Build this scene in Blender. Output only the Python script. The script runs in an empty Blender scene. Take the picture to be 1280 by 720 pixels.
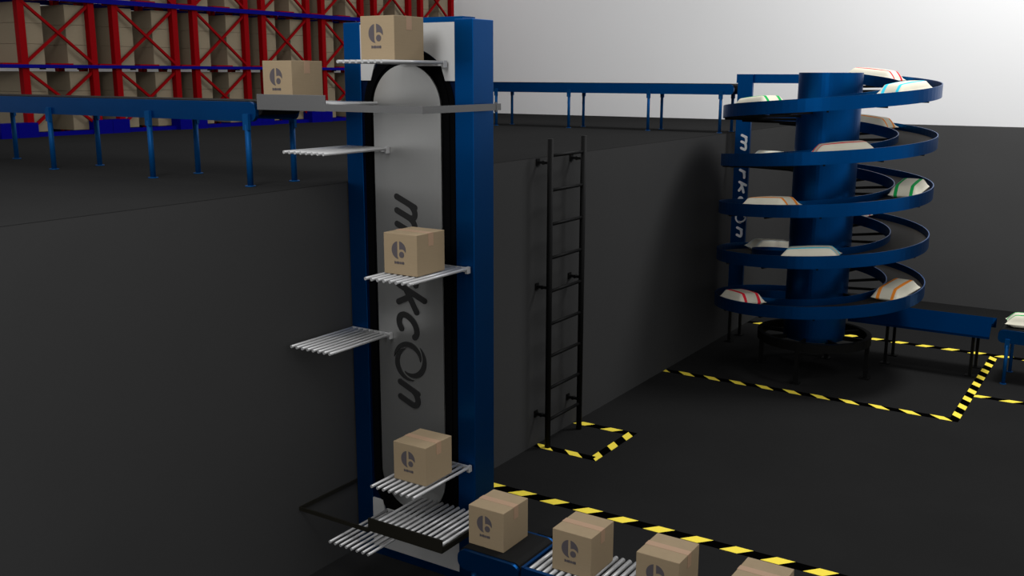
import bpy, math, random
from mathutils import Matrix, Vector
random.seed(7)
S = bpy.context.scene
COL = S.collection
PI = math.pi

# ------------------------------------------------------------------ materials
MATS = {}
def mat(name, col, rough=0.6, metal=0.0, noise=0.0, nscale=6.0, spec=0.5, bump=0.0):
    if name in MATS: return MATS[name]
    m = bpy.data.materials.new(name); m.use_nodes = True
    nt = m.node_tree; b = nt.nodes['Principled BSDF']
    b.inputs['Base Color'].default_value = (*col, 1)
    b.inputs['Roughness'].default_value = rough
    b.inputs['Metallic'].default_value = metal
    b.inputs['Specular IOR Level'].default_value = spec
    if noise:
        tc = nt.nodes.new('ShaderNodeTexCoord'); n = nt.nodes.new('ShaderNodeTexNoise')
        n.inputs['Scale'].default_value = nscale; n.inputs['Detail'].default_value = 5
        r = nt.nodes.new('ShaderNodeValToRGB')
        r.color_ramp.elements[0].position = .3; r.color_ramp.elements[1].position = .7
        r.color_ramp.elements[0].color = (*[c*(1-noise) for c in col], 1)
        r.color_ramp.elements[1].color = (*[min(1, c*(1+noise)) for c in col], 1)
        nt.links.new(tc.outputs['Object'], n.inputs['Vector'])
        nt.links.new(n.outputs['Fac'], r.inputs['Fac'])
        nt.links.new(r.outputs['Color'], b.inputs['Base Color'])
        if bump:
            bp = nt.nodes.new('ShaderNodeBump'); bp.inputs['Strength'].default_value = bump; bp.inputs['Distance'].default_value = .01
            nt.links.new(n.outputs['Fac'], bp.inputs['Height']); nt.links.new(bp.outputs['Normal'], b.inputs['Normal'])
    MATS[name] = m
    return m

def cardboard(name, col):
    m = bpy.data.materials.new(name); m.use_nodes = True
    nt = m.node_tree; b = nt.nodes['Principled BSDF']; b.inputs['Roughness'].default_value = .85
    b.inputs['Specular IOR Level'].default_value = .2
    tc = nt.nodes.new('ShaderNodeTexCoord'); mp = nt.nodes.new('ShaderNodeMapping')
    mp.inputs['Scale'].default_value = (6, 6, 60)
    n = nt.nodes.new('ShaderNodeTexNoise'); n.inputs['Scale'].default_value = 3; n.inputs['Detail'].default_value = 4
    r = nt.nodes.new('ShaderNodeValToRGB')
    r.color_ramp.elements[0].color = (*[c*.93 for c in col], 1); r.color_ramp.elements[1].color = (*[c*1.07 for c in col], 1)
    nt.links.new(tc.outputs['Object'], mp.inputs['Vector']); nt.links.new(mp.outputs['Vector'], n.inputs['Vector'])
    nt.links.new(n.outputs['Fac'], r.inputs['Fac']); nt.links.new(r.outputs['Color'], b.inputs['Base Color'])
    return m

def hazard(name, phase, slant):
    """yellow and black slanted bands along local X, period .345"""
    m = bpy.data.materials.new(name); m.use_nodes = True
    nt = m.node_tree; b = nt.nodes['Principled BSDF']; b.inputs['Roughness'].default_value = .8; b.inputs['Specular IOR Level'].default_value = 0
    tc = nt.nodes.new('ShaderNodeTexCoord'); sp = nt.nodes.new('ShaderNodeSeparateXYZ')
    nt.links.new(tc.outputs['Object'], sp.inputs['Vector'])
    def math_(op, a, bb):
        n = nt.nodes.new('ShaderNodeMath'); n.operation = op
        for i, v in enumerate((a, bb)):
            if isinstance(v, (int, float)): n.inputs[i].default_value = v
            elif v is not None: nt.links.new(v, n.inputs[i])
        return n.outputs[0]
    u = math_('ADD', sp.outputs['X'], math_('MULTIPLY', sp.outputs['Y'], slant))
    u = math_('DIVIDE', math_('SUBTRACT', u, phase - .345*.22), .345)
    f = math_('FRACT', math_('ADD', u, 40.0), None)
    lt = math_('LESS_THAN', f, .44)
    mx = nt.nodes.new('ShaderNodeMix'); mx.data_type = 'RGBA'
    nt.links.new(lt, mx.inputs['Factor'])
    mx.inputs['A'].default_value = (.001, .001, .001, 1); mx.inputs['B'].default_value = (1.0, .80, .085, 1)
    nt.links.new(mx.outputs['Result'], b.inputs['Base Color'])
    return m

def bag_mat(name, stripe):
    """woven off-white sack with two coloured stripes running along it (local X)"""
    m = bpy.data.materials.new(name); m.use_nodes = True
    nt = m.node_tree; b = nt.nodes['Principled BSDF']; b.inputs['Roughness'].default_value = .85; b.inputs['Specular IOR Level'].default_value = .1
    tc = nt.nodes.new('ShaderNodeTexCoord'); sp = nt.nodes.new('ShaderNodeSeparateXYZ')
    nt.links.new(tc.outputs['Object'], sp.inputs['Vector'])
    def M(op, a, bb=0.0):
        n = nt.nodes.new('ShaderNodeMath'); n.operation = op
        for i, v in enumerate((a, bb)):
            if isinstance(v, (int, float)): n.inputs[i].default_value = v
            else: nt.links.new(v, n.inputs[i])
        return n.outputs[0]
    d = M('ABSOLUTE', M('SUBTRACT', M('ABSOLUTE', sp.outputs['Y']), .088))
    lt = M('LESS_THAN', d, .019)
    nz = nt.nodes.new('ShaderNodeTexNoise'); nz.inputs['Scale'].default_value = 5
    nt.links.new(tc.outputs['Object'], nz.inputs['Vector'])
    r = nt.nodes.new('ShaderNodeValToRGB')
    r.color_ramp.elements[0].color = (.62, .585, .46, 1); r.color_ramp.elements[1].color = (.76, .725, .60, 1)
    nt.links.new(nz.outputs['Fac'], r.inputs['Fac'])
    mx = nt.nodes.new('ShaderNodeMix'); mx.data_type = 'RGBA'
    nt.links.new(lt, mx.inputs['Factor']); nt.links.new(r.outputs['Color'], mx.inputs['A'])
    mx.inputs['B'].default_value = (*stripe, 1)
    nt.links.new(mx.outputs['Result'], b.inputs['Base Color'])
    return m

BLUE = mat('blue_painted_steel', (.0, .062, .23), .34, .9, .04, 3, .15)
SHADEBLUE = mat('shaded_blue_steel', (.0, .004, .022), .5, .4, 0, 3, .1)  # blue lift plate, with the shade of its recess put into the colour
RACKBLUE = mat('rack_blue', (.0, .0, .17), .5, 0, 0, 1, .05)
RED = mat('rack_red', (.23, .0, .002), .5, 0, 0, 1, .04)
CHARC = mat('dark_concrete', (.021, .021, .021), .8, 0, .05, .8, 0)
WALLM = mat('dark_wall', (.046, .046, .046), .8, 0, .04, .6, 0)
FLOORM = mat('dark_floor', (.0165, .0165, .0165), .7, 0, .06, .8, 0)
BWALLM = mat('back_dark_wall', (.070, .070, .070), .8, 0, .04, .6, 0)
WHITEW = mat('white_wall', (.80, .80, .80), .9, 0, .01, .5, 0)
BLACK = mat('black_steel', (.0045, .0045, .0045), .55, 0, 0, 1, .08)
TRACK = mat('black_track', (.0025, .0025, .0028), .9, 0, 0, 1, 0)
LEGBLUE = mat('blue_leg_paint', (.0, .050, .17), .5, .3, 0, 1, .1)
TABLEBLUE = mat('dull_blue_table', (.0, .014, .055), .7, 0, 0, 1, 0)
RUBBER = mat('black_belt', (.006, .006, .006), .7, 0, 0, 1, .1)
SLATDECK = mat('dark_deck', (.024, .021, .018), .65, 0, 0, 1, .1)
STEEL = mat('galvanised_steel', (.45, .45, .45), .4, .4)
GREYP = mat('grey_painted_steel', (.17, .17, .17), .45, .7)
DARKP = mat('dark_olive_steel', (.010, .009, .006), .55, 0, 0, 1, .2)
PANEL = mat('light_grey_panel', (.46, .46, .45), .38, .92, .02, 2)
COVER = mat('light_grey_cover', (.46, .46, .455), .5, .3)
INK = mat('black_ink', (.012, .012, .012), .6, 0, 0, 1, .2)
WINK = mat('white_lettering', (.75, .78, .80), .5)
BOXINK = mat('grey_box_print', (.085, .074, .080), .8, 0, 0, 1, .1)
CARD = cardboard('cardboard', (.285, .215, .132))
RCARD = cardboard('rack_cardboard', (.25, .205, .138))
TAPE = mat('packing_tape', (.37, .24, .155), .45, 0, 0, 1, .2)

# ------------------------------------------------------------------ mesh builder
class MB:
    def __init__(s): s.v = []; s.f = []; s.sm = []
    def add(s, v, f, smooth=False):
        o = len(s.v); s.v += [tuple(p) for p in v]
        s.f += [tuple(i+o for i in q) for q in f]; s.sm += [smooth]*len(f)
        return s
    def box(s, x0, x1, y0, y1, z0, z1):
        v = [(x0,y0,z0),(x1,y0,z0),(x1,y1,z0),(x0,y1,z0),(x0,y0,z1),(x1,y0,z1),(x1,y1,z1),(x0,y1,z1)]
        return s.add(v, [(0,3,2,1),(4,5,6,7),(0,1,5,4),(1,2,6,5),(2,3,7,6),(3,0,4,7)])
    def tube(s, a, b, r, n=10, r2=None):
        a = Vector(a); b = Vector(b); d = (b-a).normalized()
        u = d.orthogonal().normalized(); w = d.cross(u); r2 = r if r2 is None else r2
        v = []
        for k in range(n):
            t = 2*PI*k/n; v.append(a + r*(u*math.cos(t)+w*math.sin(t)))
        for k in range(n):
            t = 2*PI*k/n; v.append(b + r2*(u*math.cos(t)+w*math.sin(t)))
        s.add(v, [(k, (k+1)%n, n+(k+1)%n, n+k) for k in range(n)], True)
        o = len(s.v)-2*n
        s.f += [tuple(o+k for k in reversed(range(n))), tuple(o+n+k for k in range(n))]; s.sm += [False, False]
        return s
    def bar(s, a, b, wx, wy):
        """rectangular bar between two points; wx, wy widths in its own two cross directions"""
        a = Vector(a); b = Vector(b); d = (b-a).normalized()
        up = Vector((0,0,1)) if abs(d.z) < .9 else Vector((0,1,0))
        u = d.cross(up).normalized(); w = u.cross(d).normalized()
        v = []
        for p in (a, b):
            for i, j in ((-1,-1),(1,-1),(1,1),(-1,1)): v.append(p + u*(i*wx/2) + w*(j*wy/2))
        return s.add(v, [(3,2,1,0),(4,5,6,7),(0,1,5,4),(1,2,6,5),(2,3,7,6),(3,0,4,7)])
    def prism(s, poly, fn, d):
        """poly: 2-D outline; fn maps (a,b,depth) to a point; depth 0..d"""
        n = len(poly)
        v = [fn(a, b, 0) for a, b in poly] + [fn(a, b, d) for a, b in poly]
        return s.add(v, [tuple(range(n)), tuple(range(2*n-1, n-1, -1))] + [(k, n+k, n+(k+1)%n, (k+1)%n) for k in range(n)])
    def revolve(s, prof, cx, cy, n=64):
        m = len(prof); v = []
        for k in range(n):
            t = 2*PI*k/n
            for r, z in prof: v.append((cx+r*math.cos(t), cy+r*math.sin(t), z))
        f = []
        for k in range(n):
            for j in range(m):
                f.append((k*m+j, ((k+1)%n)*m+j, ((k+1)%n)*m+(j+1)%m, k*m+(j+1)%m))
        return s.add(v, f, False)
    def build(s, name, m, parent=None, bevel=0, auto=True):
        me = bpy.data.meshes.new(name)
        off = Vector((0,0,0))
        if parent is not None: off = world_of(parent)
        me.from_pydata([tuple(Vector(p)-off) for p in s.v], [], s.f)
        me.materials.append(m)
        for p, q in zip(me.polygons, s.sm): p.use_smooth = q
        import bmesh
        bm = bmesh.new(); bm.from_mesh(me); bmesh.ops.recalc_face_normals(bm, faces=bm.faces); bm.to_mesh(me); bm.free()
        o = bpy.data.objects.new(name, me); COL.objects.link(o)
        if parent is not None: o.parent = parent
        if bevel:
            b = o.modifiers.new('bevel', 'BEVEL'); b.width = bevel; b.segments = 2; b.limit_method = 'ANGLE'; b.angle_limit = .6
        return o

def world_of(o):
    p = Vector((0,0,0))
    while o is not None: p = p + o.location; o = o.parent
    return p

def tag(o, label, cat, group=None):
    o['label'] = label; o['category'] = cat
    if group: o['group'] = group
    return o
def thing(name, label, cat, loc, group=None):
    o = bpy.data.objects.new(name, None); COL.objects.link(o); o.location = loc; o.empty_display_size = .1
    return tag(o, label, cat, group)
def struct(name, mb, m):
    o = mb.build(name, m); o['kind'] = 'structure'; return o
def kids(o): return [c for c in bpy.data.objects if c.parent == o]
def copy_tree(o, parent=None):
    c = o.copy(); COL.objects.link(c)
    if parent is not None: c.parent = parent
    for k in kids(o): copy_tree(k, c)
    return c
ORD = ['first','second','third','fourth','fifth','sixth','seventh','eighth','ninth','tenth','eleventh','twelfth','thirteenth','fourteenth','fifteenth','sixteenth']

# ------------------------------------------------------------------ lettering (round-capped strokes)
def arc(cx, cy, rx, ry, a0, a1, n=12):
    return [(cx+rx*math.cos(math.radians(a0+(a1-a0)*k/n)), cy+ry*math.sin(math.radians(a0+(a1-a0)*k/n))) for k in range(n+1)]
GLYPH = {
 'm': ([[(0,0),(0,1)], [(0,.62)]+arc(.26,.66,.26,.34,170,0,10)+[(.52,0)], [(.52,.62)]+arc(.78,.66,.26,.34,170,0,10)+[(1.04,0)]], 1.04),
 'a': ([arc(.40,.5,.40,.5,0,360,24), [(.80,1),(.80,0)]], .80),
 'r': ([[(0,0),(0,1)], [(0,.55)]+arc(.34,.62,.34,.38,170,70,8)], .50),
 'k': ([[(0,0),(0,1.45)], [(.66,1.0),(.05,.45)], [(.24,.60),(.70,0)]], .70),
 'c': ([arc(.40,.5,.40,.5,48,312,18)], .70),
 'n': ([[(0,0),(0,1)], [(0,.62)]+arc(.30,.66,.30,.34,170,0,10)+[(.60,0)]], .60),
}
def lens_shape(a0, a1, r0, r1, w, n=26, bow=0):
    out, inn = [], []
    for k in range(n+1):
        t = k/n; a = math.radians(a0+(a1-a0)*t); r = r0+(r1-r0)*t+bow*math.sin(PI*t)
        h = w*math.sin(PI*t)**.8*.5 + .002
        out.append(((r+h)*math.cos(a), (r+h)*math.sin(a))); inn.append(((r-h)*math.cos(a), (r-h)*math.sin(a)))
    return out + inn[::-1]
def lettering(fn, xh, stroke, slant, length, ring, wide=1.2):
    """word read along +s, letter tops along +t.  fn(s,t,depth) -> point.  stretched by its gaps to the given length"""
    mb = MB(); ws = xh*wide; step = [0]
    def depth(): step[0] += 1; return .004 + .00006*step[0]
    used = sum(GLYPH[c][1]*ws for c in 'markcn') + 2*ring*.95
    gap = (length-used-slant*xh)/6
    s = 0.0
    def stroke_poly(pts):
        for (a, b) in zip(pts[:-1], pts[1:]):
            dx, dy = b[0]-a[0], b[1]-a[1]; L = math.hypot(dx, dy)
            if L < 1e-6: continue
            th = math.atan2(dy, dx); r = stroke/2
            poly = [(b[0]+r*math.cos(th+q), b[1]+r*math.sin(th+q)) for q in [(-PI/2+PI*k/8) for k in range(9)]]
            poly += [(a[0]+r*math.cos(th+q), a[1]+r*math.sin(th+q)) for q in [(PI/2+PI*k/8) for k in range(9)]]
            mb.prism(poly, fn, depth())
    for ch in 'markcOn':
        if ch == 'O':
            R = ring; c = (s+R*.95+slant*xh*.5, xh*.58)
            for a0 in (265, 140, 15):
                poly = [(c[0]+R*x, c[1]+R*y) for x, y in lens_shape(a0, a0-172, 1.0, .66, .27)]
                mb.prism(poly, fn, depth())
            s += 2*R*.95 + gap
            continue
        strokes, w = GLYPH[ch]
        for st in strokes:
            stroke_poly([(s+x*ws+slant*y*xh, y*xh) for x, y in st])
        s += w*ws + gap
    return mb, gap

# ------------------------------------------------------------------ the setting
H = 3.0; YB = 17.97
struct('floor', MB().box(0, 16, -14, YB, -.2, 0), FLOORM)
struct('floor', MB().box(-10, -.3, -5, YB, 2.75, H), CHARC)
struct('trim_1', MB().box(-.3, 0, -5, YB, H-.004, H), CHARC)
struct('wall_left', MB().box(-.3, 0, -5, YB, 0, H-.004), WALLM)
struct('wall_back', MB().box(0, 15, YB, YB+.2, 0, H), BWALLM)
struct('wall_back', MB().box(-10.2, 15, YB, YB+.2, H, 9.5), WHITEW)
struct('wall_left', MB().box(-10.2, -10, -5, YB, H, 9.5), WHITEW)

# ------------------------------------------------------------------ hazard tapes on the pit floor
def floor_tape(p0, p1, width, phase_pt, slant, label):
    """strip from p0 to p1 (x,y); phase_pt is a distance from p0 at which a yellow band is centred"""
    L = math.hypot(p1[0]-p0[0], p1[1]-p0[1]); a = math.atan2(p1[1]-p0[1], p1[0]-p0[0])
    mb = MB().box(0, L, -width/2, width/2, 0, .003)
    o = mb.build('floor_tape', hazard('hazard_tape', phase_pt, slant))
    o.location = (p0[0], p0[1], 0.0); o.rotation_euler = (0, 0, a)
    return tag(o, label, 'floor tape', 'hazard tapes on the pit floor')
floor_tape((.02,7.35), (5.2,7.35), .115, .555-.02, -.85, 'longest yellow and black tape running past the roller conveyor from the lift')
floor_tape((.01,8.475), (.70,8.475), .10, .117-.01, 1.1, 'short hazard tape under the near foot of the ladder')
floor_tape((.70,8.425), (.70,9.375), .095, .117, -.95, 'short hazard tape parallel to the pit wall in front of the ladder')
floor_tape((.01,9.325), (.65,9.325), .10, .108, -.8, 'short hazard tape beyond the far foot of the ladder')
floor_tape((.01,11.725), (3.505,11.725), .11, .317-.01, 1.1, 'hazard tape from the dark wall across the front of the spiral conveyor')
floor_tape((3.555,11.67), (3.555,14.83), .10, 11.928-11.67, -1.0, 'hazard tape running away beside the right end of the outfeed table')
floor_tape((.01,14.89), (6.2,14.89), .12, 1.947-.01, -.7, 'farthest hazard tape, passing behind the spiral conveyor')
floor_tape((3.605,12.80), (6.2,12.80), .10, .06, -1.0, 'hazard tape leading off to the right picture edge')

# ------------------------------------------------------------------ ladder
lad = thing('wall_ladder', 'black tubular ladder fixed to the dark pit wall', 'ladder', (.15, 8.82, 0))
for y in (8.48, 9.15): MB().tube((.15,y,.0), (.15,y,3.19), .030, 14).build('stile', BLACK, lad)
for k in range(9):
    z = 3.025 - .341*k
    MB().tube((.15,8.48,z), (.15,9.15,z), .017, 10).build('rung', BLACK, lad)
for z in (2.955, 1.70, .345):
    for y in (8.48, 9.15):
        b = MB().box(0, .15, y-.013, y+.013, z-.013, z+.013); b.box(0, .012, y-.03, y+.03, z-.035, z+.035)
        b.tube((.075,y-.02,z), (.075,y+.02,z), .02, 8)
        b.build('wall_bracket', BLACK, lad)

# ------------------------------------------------------------------ vertical lift
LX = .60
lift = thing('vertical_lift', 'tall blue and grey vertical box lift with comb carriers standing against the pit wall', 'lift', (LX, 5.8, 0))
YF, YR = 5.70, 5.95
for x0, x1 in ((.013,.170), (1.022,1.177)):
    MB().box(x0, x1, YF, YR, 0, 4.17).build('column', BLUE, lift, .004)
MB().box(.170, 1.022, 5.80, YR, 4.15, 4.195).build('top_beam', BLUE, lift)
MB().box(.170, 1.022, 5.71, YR, 0, .07).build('base_beam', BLUE, lift)
MB().box(.171, 1.021, 5.716, 5.75, .07, 4.15).build('back_plate', SHADEBLUE, lift)
ZT, ZL = 3.565, .785        # centres of the loop's two ends
def stadium(r, zl=None, n=28):
    zl = ZL if zl is None else zl
    p = [(LX+r*math.cos(t), ZT+r*math.sin(t)) for t in [PI*k/n for k in range(n+1)]]
    p += [(LX+r*math.cos(t), zl+r*math.sin(t)) for t in [PI+PI*k/n for k in range(n+1)]]
    return p
def XZ(y): return lambda a, b, d: (a, y+d, b)
MB().prism(stadium(.412, ZL-.08), XZ(5.709), .007).build('chain_track', TRACK, lift)
ring_ = MB(); so, si = stadium(.372), stadium(.338); n_ = len(so); vv = []
for y_ in (5.697, 5.709):
    vv += [(a, y_, b) for a, b in so] + [(a, y_, b) for a, b in si]
ff = []
for k in range(n_):
    q = (k+1) % n_
    ff += [(k, q, n_+q, n_+k), (2*n_+k, 3*n_+k, 3*n_+q, 2*n_+q), (k, 2*n_+k, 2*n_+q, q), (n_+k, n_+q, 3*n_+q, 3*n_+k)]
ring_.add(vv, ff).build('chain_guide', TRACK, lift)
cp = MB().prism(stadium(.306), XZ(5.688), .012).build('center_panel', PANEL, lift)
MB().prism(stadium(.28), XZ(5.70), .009).build('panel_mount', TRACK, lift)
lt, ln = lettering(lambda s, t, d: (.497+t, 5.6875-d, 2.925-s), .168, .046, .42, 1.60, .152, 1.15)
lt.build('lettering', INK, cp)
def cover(sign):
    n = 24
    zo, zi, zc, R, a0, xi = (4.152, 3.757, ZT, .425, 45, .262) if sign > 0 else (.074, .480, .66, .405, 40, .272)
    a0 = math.radians(a0)
    pts = [(.171, zo), (.171, zi), (xi, zi)]
    for k in range(n+1):
        a = PI - a0 - (PI-2*a0)*k/n
        pts.append((LX+R*math.cos(a), zc+sign*R*math.sin(a)))
    return pts + [(2*LX-xi, zi), (1.021, zi), (1.021, zo)]
MB().prism(cover(1), XZ(5.703), .013).build('top_cover', COVER, lift)
MB().prism(cover(-1), XZ(5.703), .013).build('bottom_cover', COVER, lift)
# carriers: back bar with eight cantilevered slats
def carrier(xc, zt):
    b = MB().box(xc-.195, xc+.195, 5.66, 5.68, zt-.035, zt-.003)
    b.box(xc-.03, xc+.03, 5.68, 5.695, zt-.032, zt-.010)
    b.box(xc+.178, xc+.200, 5.65, 5.685, zt-.045, zt+.002)
    c = b.build('carrier', STEEL, lift)
    for k in range(8):
        x = xc-.185+.37*k/7
        sl = MB().tube((x, 5.005, zt-.0115), (x, 5.662, zt-.0115), .0115, 10)
        sl.build('slat', STEEL, c)
for xc, zt in ((.955,2.468), (.957,.975), (.77,3.893), (.243,3.283), (.232,1.885), (.535,.440)): carrier(xc, zt)

# ------------------------------------------------------------------ transfer combs at the two ends of the lift
def comb(name, label, loc, panel, rods, bars, m, zrod):
    t = thing(name, label, 'roller comb', loc)
    g = MB().box(*panel).build('side_guard', m, t, .002)
    for b in bars: MB().box(*b).build('frame_bar', m, t)
    x0, x1, n = rods
    for k in range(n):
        x = x0+(x1-x0)*k/(n-1)
        MB().tube((x, panel[3]-.002, zrod), (x, 5.63, zrod), .0125, 10).build('rod', STEEL, t)
    return t
comb('transfer_comb', 'grey guarded comb of steel rods high on the lift, level with the upper belt', (.1, 5.3, 3.55),
     (-.236, .412, 5.055, 5.067, 3.554, 3.662), (-.20, .375, 13),
     [(.412, 1.24, 5.055, 5.067, 3.557, 3.603), (1.228, 1.24, 5.067, 5.95, 3.557, 3.603), (1.178, 1.228, 5.885, 5.897, 3.560, 3.600), (1.224, 1.244, 5.888, 5.894, 3.546, 3.614)], GREYP, 3.597)
comb('transfer_comb', 'dark guarded comb of steel rods at the lift foot beside the short belt', (.9, 5.3, .58),
     (.684, 1.345, 5.055, 5.067, .586, .686), (.72, 1.325, 13),
     [(.001, .684, 5.055, 5.067, .572, .602), (.001, .0125, 5.067, 5.82, .572, .602), (1.333, 1.345, 5.067, 5.80, .586, .628), (1.178, 1.333, 5.78, 5.795, .59, .625)], DARKP, .638)

# ------------------------------------------------------------------ cartons with emblem
def make_box():
    t = thing('cardboard_box', 'box', 'cardboard box', (0,0,0))
    W, D, Hh = .2855, .31, .282
    body = MB().box(-W/2, W/2, -D/2, D/2, 0, Hh).build('body', CARD, t, .003)
    tp = MB().box(-W/2-.0012, W/2+.0012, -.028, .028, Hh-.001, Hh+.0012)
    tp.box(W/2, W/2+.0014, -.028, .028, Hh-.088, Hh); tp.box(-W/2-.0014, -W/2, -.028, .028, Hh-.088, Hh)
    tp.build('packing_tape', TAPE, t)
    R = .061; cx, cz = -.012, .170
    fn = lambda a, b, d: (cx+a, -D/2-.0002-d, cz+b)
    em = MB()
    a0 = math.acos(-.013/R)
    left = [(R*math.cos(a), R*math.sin(a)) for a in [a0+(math.radians(267)-a0)*k/20 for k in range(21)]]
    left += [(-.012,-.046), (-.013,-.030)]
    em.prism(left, fn, .0014)
    a0 = math.acos(.005/R)
    right = [(R*math.cos(a), R*math.sin(a)) for a in [a0+(math.radians(-12)-a0)*k/16 for k in range(17)]]
    right += [(.024+.038*math.cos(a), -.030+.038*math.sin(a)) for a in [math.radians(36+(118-36)*k/8) for k in range(9)]]
    em.prism(right, fn, .0014)
    em.prism([(.024+.0215*math.cos(2*PI*k/24), -.030+.0215*math.sin(2*PI*k/24)) for k in range(24)], fn, .0014)
    em.build('printed_emblem', BOXINK, t)
    w = MB(); fx = lambda a, b, d: (cx+.004+a, -D/2-.0002-d, .083+b)
    for k in range(6):       # a tiny illegible word under the emblem
        x = -.042+.0142*k
        w.prism([(x+.0065+.0062*math.cos(2*PI*q/14), .0095*math.sin(2*PI*q/14)) for q in range(14)], fx, .0014)
        if k in (0, 2, 5): w.prism([(x,-.009), (x+.0045,-.009), (x+.0045,.010), (x,.010)], fx, .0014)
    w.build('printed_word', BOXINK, t)
    return t
BOXES = [
 ((.770,5.345,3.893), 'emblem-printed cardboard box highest up, on the topmost carrier of the lift'),
 ((-.162,5.345,3.612), 'emblem-printed cardboard box behind the grey guard at the end of the upper belt'),
 ((.925,5.345,2.468), 'emblem-printed cardboard box halfway up the lift, on a carrier'),
 ((.968,5.345,.975), 'emblem-printed cardboard box on the lowest loaded carrier of the lift'),
 ((1.619,5.345,.651), 'emblem-printed cardboard box on the short black belt at the foot of the lift'),
 ((2.284,5.345,.651), 'emblem-printed cardboard box first on the roller conveyor after the black belt'),
 ((2.882,5.345,.651), 'emblem-printed cardboard box second on the roller conveyor, cut by the bottom picture edge'),
 ((3.482,5.345,.651), 'cardboard box at the bottom picture edge showing only its top, nearest the camera'),
]
proto = make_box()
for i, (loc, lab) in enumerate(BOXES):
    o = proto if i == 0 else copy_tree(proto)
    o.location = loc; tag(o, lab, 'cardboard box', 'emblem-printed cardboard boxes on the lift line')

# ------------------------------------------------------------------ conveyors
def rounded(x0, x1, z0, z1, r, right=True, left=True, n=6):
    p = []
    def corner(cx, cz, a0): return [(cx+r*math.cos(math.radians(a0+90*k/n)), cz+r*math.sin(math.radians(a0+90*k/n))) for k in range(n+1)]
    p += corner(x1-r, z0+r, -90) if right else [(x1, z0)]
    p += corner(x1-r, z1-r, 0) if right else [(x1, z1)]
    p += corner(x0+r, z1-r, 90) if left else [(x0, z1)]
    p += corner(x0+r, z0+r, 180) if left else [(x0, z0)]
    return p
def conveyor(label, x0, x1, y0, y1, ztop, depth, legs, zfloor, legm=LEGBLUE, right=True, left=True, tail=False, inset=0):
    t = thing('belt_conveyor', label, 'belt conveyor', ((x0+x1)/2, (y0+y1)/2, zfloor))
    for y in (y0, y1-.03):
        MB().prism(rounded(x0, x1, ztop-depth, ztop, min(.06, depth*.45), right, left), XZ(y), .03).build('side_panel', BLUE, t)
    r = depth*.36; zc = ztop-r+.006
    belt = []
    xa, xb = x0+r, x1-r
    if tail: xb = x1-.005
    for k in range(9): a = -PI/2+PI*k/8; belt.append((xb+r*math.cos(a), zc+r*math.sin(a)))
    for k in range(9): a = PI/2+PI*k/8; belt.append((xa+r*math.cos(a), zc+r*math.sin(a)))
    MB().prism(belt, XZ(y0+.03), y1-y0-.06).build('belt', RUBBER, t)
    for lx in legs:
        for y, yy in ((y0-.004+inset, y0+.001+inset), (y1+.004-inset, y1-.001-inset)):
            yc = y
            lb = MB()
            if not inset: lb.box(lx-.028, lx+.028, min(y,yy)-(.02 if y < (y0+y1)/2 else 0), max(y,yy)+(.0 if y < (y0+y1)/2 else .02), ztop-depth-.06, ztop-depth+.055)
            lb.tube((lx, yc, zfloor), (lx, yc, ztop-depth-.02), .022, 10)
            lb.tube((lx, yc, zfloor), (lx, yc, zfloor+.008), .04, 12)
            lb.build('leg', legm, t)
    return t
conveyor('near blue belt conveyor leading from the grey guard to the left picture edge', -6.4, -.285, 5.085, 5.52, 3.606, .140, (-.37,-1.46,-2.76,-4.04,-5.3), 3.0, tail=True)
conveyor('far blue belt conveyor on thin legs against the white wall, feeding the spiral', -5.2, .07, 13.60, 14.06, 3.678, .145, (-3.90,-2.56,-1.22,-.11), 3.0, left=True)
seg = conveyor('short blue belt section with black belt at the foot of the lift', 1.452, 1.945, 5.09, 5.575, .645, .14, (1.56,1.84), 0, right=True, inset=.05)
MB().box(1.79, 1.90, 5.58, 5.67, .565, .648).build('gear_motor', BLACK, seg)
conveyor('blue belt conveyor at the right picture edge carrying one sack', 3.715, 6.0, 13.53, 14.15, .692, .165, (3.83,5.0), 0)

rc = thing('roller_conveyor', 'blue framed conveyor of bare steel rollers carrying boxes along the bottom edge', 'roller conveyor', (2.9, 5.33, 0))
MB().box(1.985, 4.6, 5.09, 5.12, .535, .648).build('side_rail', BLUE, rc)
MB().box(1.985, 4.6, 5.49, 5.52, .52, .607).build('side_rail', BLACK, rc)
MB().box(1.965, 1.985, 5.09, 5.575, .535, .652).build('end_plate', BLUE, rc)
for k in range(51): 
    x = 2.015+.0500*k
    MB().tube((x, 5.119, .6335), (x, 5.575, .6335), .0165, 10).build('roller', STEEL, rc)
for lx in (2.3, 3.4, 4.4):
    for y in (5.105, 5.505): MB().tube((lx, y, 0), (lx, y, .535), .022, 10).build('leg', LEGBLUE, rc)

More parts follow.
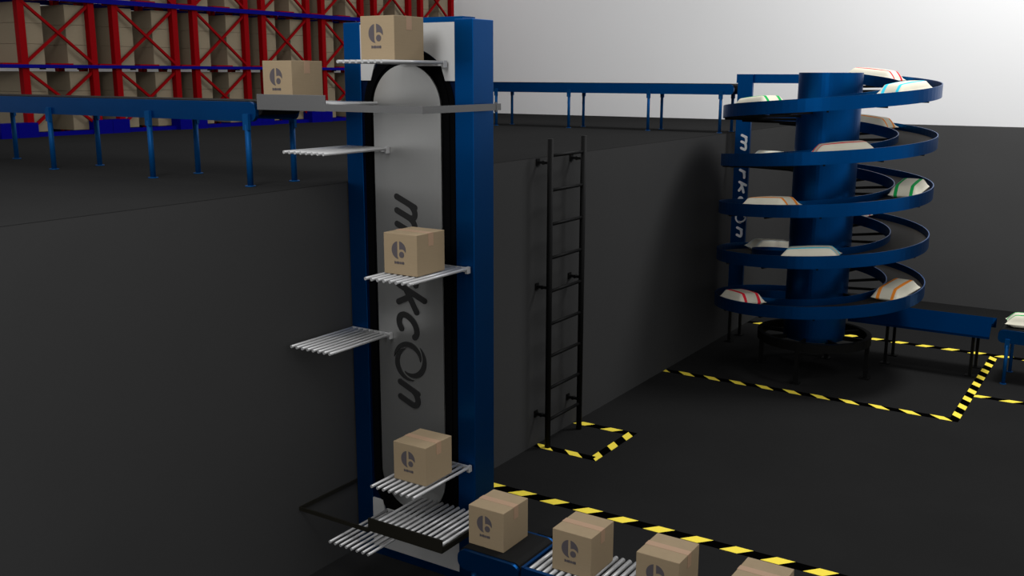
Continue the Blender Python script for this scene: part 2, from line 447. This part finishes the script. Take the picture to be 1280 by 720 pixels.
# ------------------------------------------------------------------ spiral conveyor
SX, SY = 1.625, 12.79; RI, RO = .83, 1.29; PITCH = .606
def ztop(th): return 3.413 + PITCH*(th-195.7)/360
T0, T1 = 90-360*4-0, 450     # degrees, bottom exit .. top entry
spi = thing('spiral_conveyor', 'blue five-turn spiral conveyor round a thick blue column, carrying white sacks', 'spiral conveyor', (SX, SY, 0))
MB().revolve([(0.001,.47),(.385,.47),(.385,3.835),(.001,3.835)], SX, SY, 56).build('column', BLUE, spi)
def helix(r0, r1, d0, d1, name, m, step=4, a=T0, b=T1):
    v, f = [], []; n = int((b-a)/step)
    for k in range(n+1):
        th = a+(b-a)*k/n; c, s = math.cos(math.radians(th)), math.sin(math.radians(th)); z = ztop(th)
        for r, d in ((r0,d0),(r1,d0),(r1,d1),(r0,d1)): v.append((SX+r*c, SY+r*s, z+d))
    for k in range(n):
        for j in range(4): f.append((4*k+j, 4*k+(j+1)%4, 4*k+4+(j+1)%4, 4*k+4+j))
    f += [(3,2,1,0), (4*n,4*n+1,4*n+2,4*n+3)]
    mb = MB().add(v, f, False)
    o = mb.build(name, m, spi)
    return o
helix(RI+.012, RO-.012, -.12, -.085, 'slat_deck', SLATDECK)
helix(RO-.012, RO, -.152, 0, 'outer_guard', BLUE)
helix(RI, RI+.012, -.135, -.0, 'inner_guard', BLUE)
for th in range(int(T0)+15, T1, 30):
    c, s = math.cos(math.radians(th)), math.sin(math.radians(th)); z = ztop(th)-.155
    MB().bar((SX+.37*c, SY+.37*s, z), (SX+1.27*c, SY+1.27*s, z), .026, .032).build('support_arm', BLACK, spi)
ring = MB().revolve([(.655,.425),(.715,.425),(.715,.535),(.655,.535)], SX, SY, 48)
for k in range(8):
    a = 2*PI*k/8; ring.bar((SX+.36*math.cos(a), SY+.36*math.sin(a), .49), (SX+.67*math.cos(a), SY+.67*math.sin(a), .49), .03, .05)
ring.build('base_ring', BLACK, spi)
for a in (-90, 0, 90, 180):
    x, y = SX+.688*math.cos(math.radians(a)), SY+.688*math.sin(math.radians(a))
    MB().box(x-.024, x+.024, y-.024, y+.024, .01, .43).box(x-.055, x+.055, y-.055, y+.055, 0, .012).build('leg', BLACK, spi)
zt = ztop(450)
MB().box(.10, SX, 13.618, 13.63, zt-.145, zt-.025).build('entry_guard', BLUE, spi)
MB().box(.10, SX, 14.068, 14.08, zt-.145, zt-.025).build('entry_guard', BLUE, spi)
MB().box(.10, SX, 13.63, 14.068, zt-.145, zt-.12).build('entry_deck', SLATDECK, spi)

post = thing('sign_post', 'tall blue post with white vertical lettering on black legs, left of the spiral', 'sign post', (.21, 13.66, 0))
bd = MB().box(.140, .350, 13.565, 13.612, .62, zt-.025).build('board', BLUE, post)
lt, ln = lettering(lambda s, t, d: (.236+t, 13.5645-d, 2.985-s), .066, .034, .42, 1.43, .082, 2.6)
lt.build('lettering', WINK, bd)
for y in (13.59, 14.02):
    MB().box(.165, .20, y-.018, y+.018, .01, .62 if y < 13.9 else .70).box(.13, .235, y-.05, y+.05, 0, .012).build('leg', BLACK, post)
MB().box(.165, .20, 13.612, 14.04, .62, .70).build('crossbar', BLACK, post)

# outfeed table
of = thing('outfeed_table', 'low dark blue outfeed table on black legs between the spiral and the right-hand belt', 'conveyor table', (2.7, 13.86, 0))
zb = ztop(90-1440)-.09
MB().box(SX, 3.62, 13.72, 14.09, zb-.05, zb-.012).build('deck', TABLEBLUE, of)
g = MB()
g.prism([(13.50,.585),(13.515,.575),(13.70,.785),(13.685,.795)], lambda a, b, d: (SX+.25+d, a, b), 3.62-SX-.25)
g.build('sloping_side', TABLEBLUE, of)
MB().prism([(13.49,.555),(13.53,.555),(13.53,.585),(13.49,.585)], lambda a, b, d: (SX+.25+d, a, b), 3.62-SX-.25).build('lip', TABLEBLUE, of)
MB().box(SX, 3.62, 14.09, 14.11, .58, .70).build('rear_side', TABLEBLUE, of)
for x in (2.36, 3.42):
    for y in (13.67, 14.13):
        MB().box(x-.018, x+.018, y-.018, y+.018, .01, .70 if y < 14 else .66).box(x-.06, x+.06, y-.05, y+.05, 0, .012).build('leg', BLACK, of)

# ------------------------------------------------------------------ sacks
def sack_mesh():
    L, W, Hh = .68, .335, .165; nu, nv = 28, 18; mb = MB(); v = []; f = []
    def top(u, v_):
        eu = min(1, (1-abs(u))/.30); ev = min(1, (1-abs(v_))/.36)
        eu = eu*(1.25-.25*eu); ev = ev*(1.4-.4*ev)
        h = (eu**.9)*(ev**.8); return h*(.90+.10*math.cos(2.2*u)*math.cos(2*v_))
    for lay in (0, 1):
        for i in range(nu+1):
            for j in range(nv+1):
                u = -1+2*i/nu; w = -1+2*j/nv
                pin = 1+.05*(u*u*w*w)-.04*(1-u*u*w*w)*max(abs(u)**8, abs(w)**8)
                x = u*L/2*pin; y = w*W/2*pin
                h = top(u, w)
                z = .045+(Hh-.045)*h if lay == 0 else .045-.045*min(1, h*1.6)
                v.append((x, y, z))
    N = (nu+1)*(nv+1)
    for i in range(nu):
        for j in range(nv):
            a = i*(nv+1)+j; b = a+1; c = a+nv+2; d = a+nv+1
            f.append((a, d, c, b)); f.append((N+a, N+b, N+c, N+d))
    rim = [i*(nv+1) for i in range(nu+1)]+[nu*(nv+1)+j for j in range(1, nv+1)]+[i*(nv+1)+nv for i in range(nu-1, -1, -1)]+[j for j in range(nv-1, 0, -1)]
    for k in range(len(rim)):
        a, b = rim[k], rim[(k+1)%len(rim)]; f.append((a, b, N+b, N+a))
    mb.add(v, f, True); return mb
GREEN, REDS, CYAN, ORNG, PALE = (.01,.36,.08), (.75,.02,.04), (.05,.62,.80), (.90,.28,.03), (.62,.66,.62)
SACKS = [
 (434, REDS, 'white sack with red stripes highest on the spiral, partly behind its column'),
 (340, CYAN, 'white sack with cyan stripes on the top turn, right of the column'),
 (234, GREEN, 'white sack with green stripes on the top turn, left of the column'),
 (77, ORNG, 'pale orange-striped sack on the second turn, behind the right side of the column'),
 (-64, REDS, 'white sack with a red stripe on the front of the second turn'),
 (-217, PALE, 'pale sack barely showing at the back left of the second turn'),
 (-360, GREEN, 'white sack with green stripes at the right end of the third turn'),
 (-470, ORNG, 'white sack with orange stripes at the front left of the third turn'),
 (-630, REDS, 'sliver of a pale sack behind the column on the fourth turn'),
 (-937, PALE, 'dull pale sack at the back left inside the fourth turn'),
 (-800, CYAN, 'white sack with a blue stripe on the front of the fourth turn'),
 (-1216, REDS, 'white sack with red stripes at the left end of the lowest turn'),
 (-1090, ORNG, 'white sack with orange stripes at the right end of the lowest turn'),
]
sm = sack_mesh(); SM = None; cache = {}
def sack(loc, rz, tilt, stripe, label):
    global SM
    o = sm.build('sack', bag_mat('woven_sack', stripe))
    o.location = loc; o.rotation_euler = (0, tilt, rz)
    return tag(o, label, 'sack', 'striped white sacks on the conveyors')
for th, stripe, label in SACKS:
    a = math.radians(th); r = 1.03
    sack((SX+r*math.cos(a), SY+r*math.sin(a), ztop(th)-.084), a+PI/2, -math.atan2(PITCH, 2*PI*r), stripe, label)
sack((4.10, 13.84, .705), .12, 0, GREEN, 'pale green-striped sack cut off by the right picture edge, on the belt')

# ------------------------------------------------------------------ pallet rack and its cartons
RX = -7.08; RD = .85
rack = thing('pallet_rack', 'long red and blue pallet rack filled with brown carton stacks', 'pallet rack', (RX, 12, H))
ZB = (3.866, 4.722, 5.58)
ZTOPR = 6.2
FR = [7.545+1.367*k for k in range(-1, 7)]
for y in FR:
    for yy in (y, y+1.0):
        for x in ((RX-.09, RX-RD) if y > 7 else ()):
            MB().box(x, x+.09, yy, yy+.09, H, ZTOPR).build('upright', RED, rack)
        g0, g1 = (y-.205, y+.065) if yy == y else (y+.93, y+1.157)
        MB().box(RX-.08, RX+.12, g0, g1, H, H+.185).build('foot_guard', RACKBLUE, rack)
    if y < 7: continue
    ys, ye = y+.06, y+1.03
    for za, zb_ in ((3.02, 3.83), (3.93, 4.70), (4.79, 5.56)):
        if za < 3.5: za, zb_ = 3.10, 3.835
        for p, q in (((RX-.012, ys, zb_), (RX-.012, ye, za)), ((RX-.03, ys, za), (RX-.03, ye, zb_))):
            if za < 3.5:
                zm = za+.37
                q2 = list(q); p2 = list(p)
            MB().bar(p, q, .03, .035).build('cross_brace', RED, rack)
yl, yr = FR[0]-.1, FR[-1]+1.12
for z0, z1 in ((H, H+.055), (3.872, 3.914), (4.722, 4.784), (5.58, 5.64)):
    for x in (RX+.001, RX-RD-.045):
        MB().box(x, x+.045, yl, yr, z0, z1).build('beam', RACKBLUE, rack)
for z in (3.914, 4.784, 5.64):
    for y in FR:
        for ya, yb in ((y+.385, y+.705), (y+1.10, y+1.355)):
            MB().box(RX-RD+.1, RX+.02, ya, yb, z-.03, z+.018).build('deck_bar', RED, rack)
        for ya in (y+.26, y+.80):
            MB().box(RX-.05, RX+.001, ya, ya+.06, z-.062, z-.0).build('cross_support', BLACK, rack)
CW, CD, CH = .365, .64, .2585
proto_c = MB().box(-CD/2, CD/2, -CW/2, CW/2, 0, CH-.002)
pc = None
ntier = ['bottom', 'middle', 'top']
lev = ['bottom', 'middle', 'topmost']
for tier, zbase in enumerate((3.056, 3.915, 4.785)):
    idx = 0
    for k, y in enumerate(FR):
        if k == 0: continue
        for yc in (y+.015+CW/2, y+1.09-.015-CW/2):
            for n in range(3):
                if pc is None:
                    o = proto_c.build('carton', RCARD, None, .004); pc = o
                else:
                    o = pc.copy(); COL.objects.link(o)
                o.location = (RX-.095-CD/2+.0, yc, zbase+n*CH)
                tag(o, f'brown carton, {lev[n]} in the {ORD[idx] if tier < 2 else ORD[13-idx]} stack from the {"left" if tier < 2 else "right"} on the {ntier[tier]} rack tier', 'carton', 'brown cartons on the pallet rack')
            idx += 1

# ------------------------------------------------------------------ light
w = bpy.data.worlds.new('World'); S.world = w; w.use_nodes = True
bg = w.node_tree.nodes['Background']; bg.inputs['Color'].default_value = (1.0, 1.0, 1.0, 1); bg.inputs['Strength'].default_value = .70
def area(name, loc, tgt, size, power, col=(1,1,1)):
    l = bpy.data.lights.new(name, 'AREA'); l.shape = 'DISK'; l.size = size; l.energy = power; l.color = col
    o = bpy.data.objects.new(name, l); COL.objects.link(o); o.location = loc
    o.rotation_euler = (Vector(tgt)-Vector(loc)).to_track_quat('-Z', 'Y').to_euler()
    return o
area('ceiling_lamp', (1.2, 1.5, 6.4), (.8, 5.5, 3.0), 2.0, 150)
area('ceiling_lamp', (4.2, 13.2, 9.6), (3.6, 15.8, 3.0), 2.5, 580)

# ------------------------------------------------------------------ camera
yaw, pitch, roll = -.5723, .2101, .0025
fwd = Vector((math.sin(yaw)*math.cos(pitch), math.cos(yaw)*math.cos(pitch), -math.sin(pitch)))
right = Vector((math.cos(yaw), -math.sin(yaw), 0)); up = right.cross(fwd)
r2 = right*math.cos(roll)+up*math.sin(roll); u2 = -right*math.sin(roll)+up*math.cos(roll)
cam = bpy.data.cameras.new('Camera'); co = bpy.data.objects.new('Camera', cam); COL.objects.link(co)
M = Matrix((r2, u2, -fwd)).transposed().to_4x4(); M.translation = Vector((5.1682, 0.0, 3.7999))
co.matrix_world = M
cam.sensor_fit = 'HORIZONTAL'; cam.sensor_width = 36.0; cam.lens = 1249.84/1280*36
cam.clip_end = 200
S.camera = co
S.view_settings.view_transform = 'Standard'; S.view_settings.look = 'None'
S.view_settings.gamma = 1; S.view_settings.use_curve_mapping = False; S.view_settings.exposure = 0
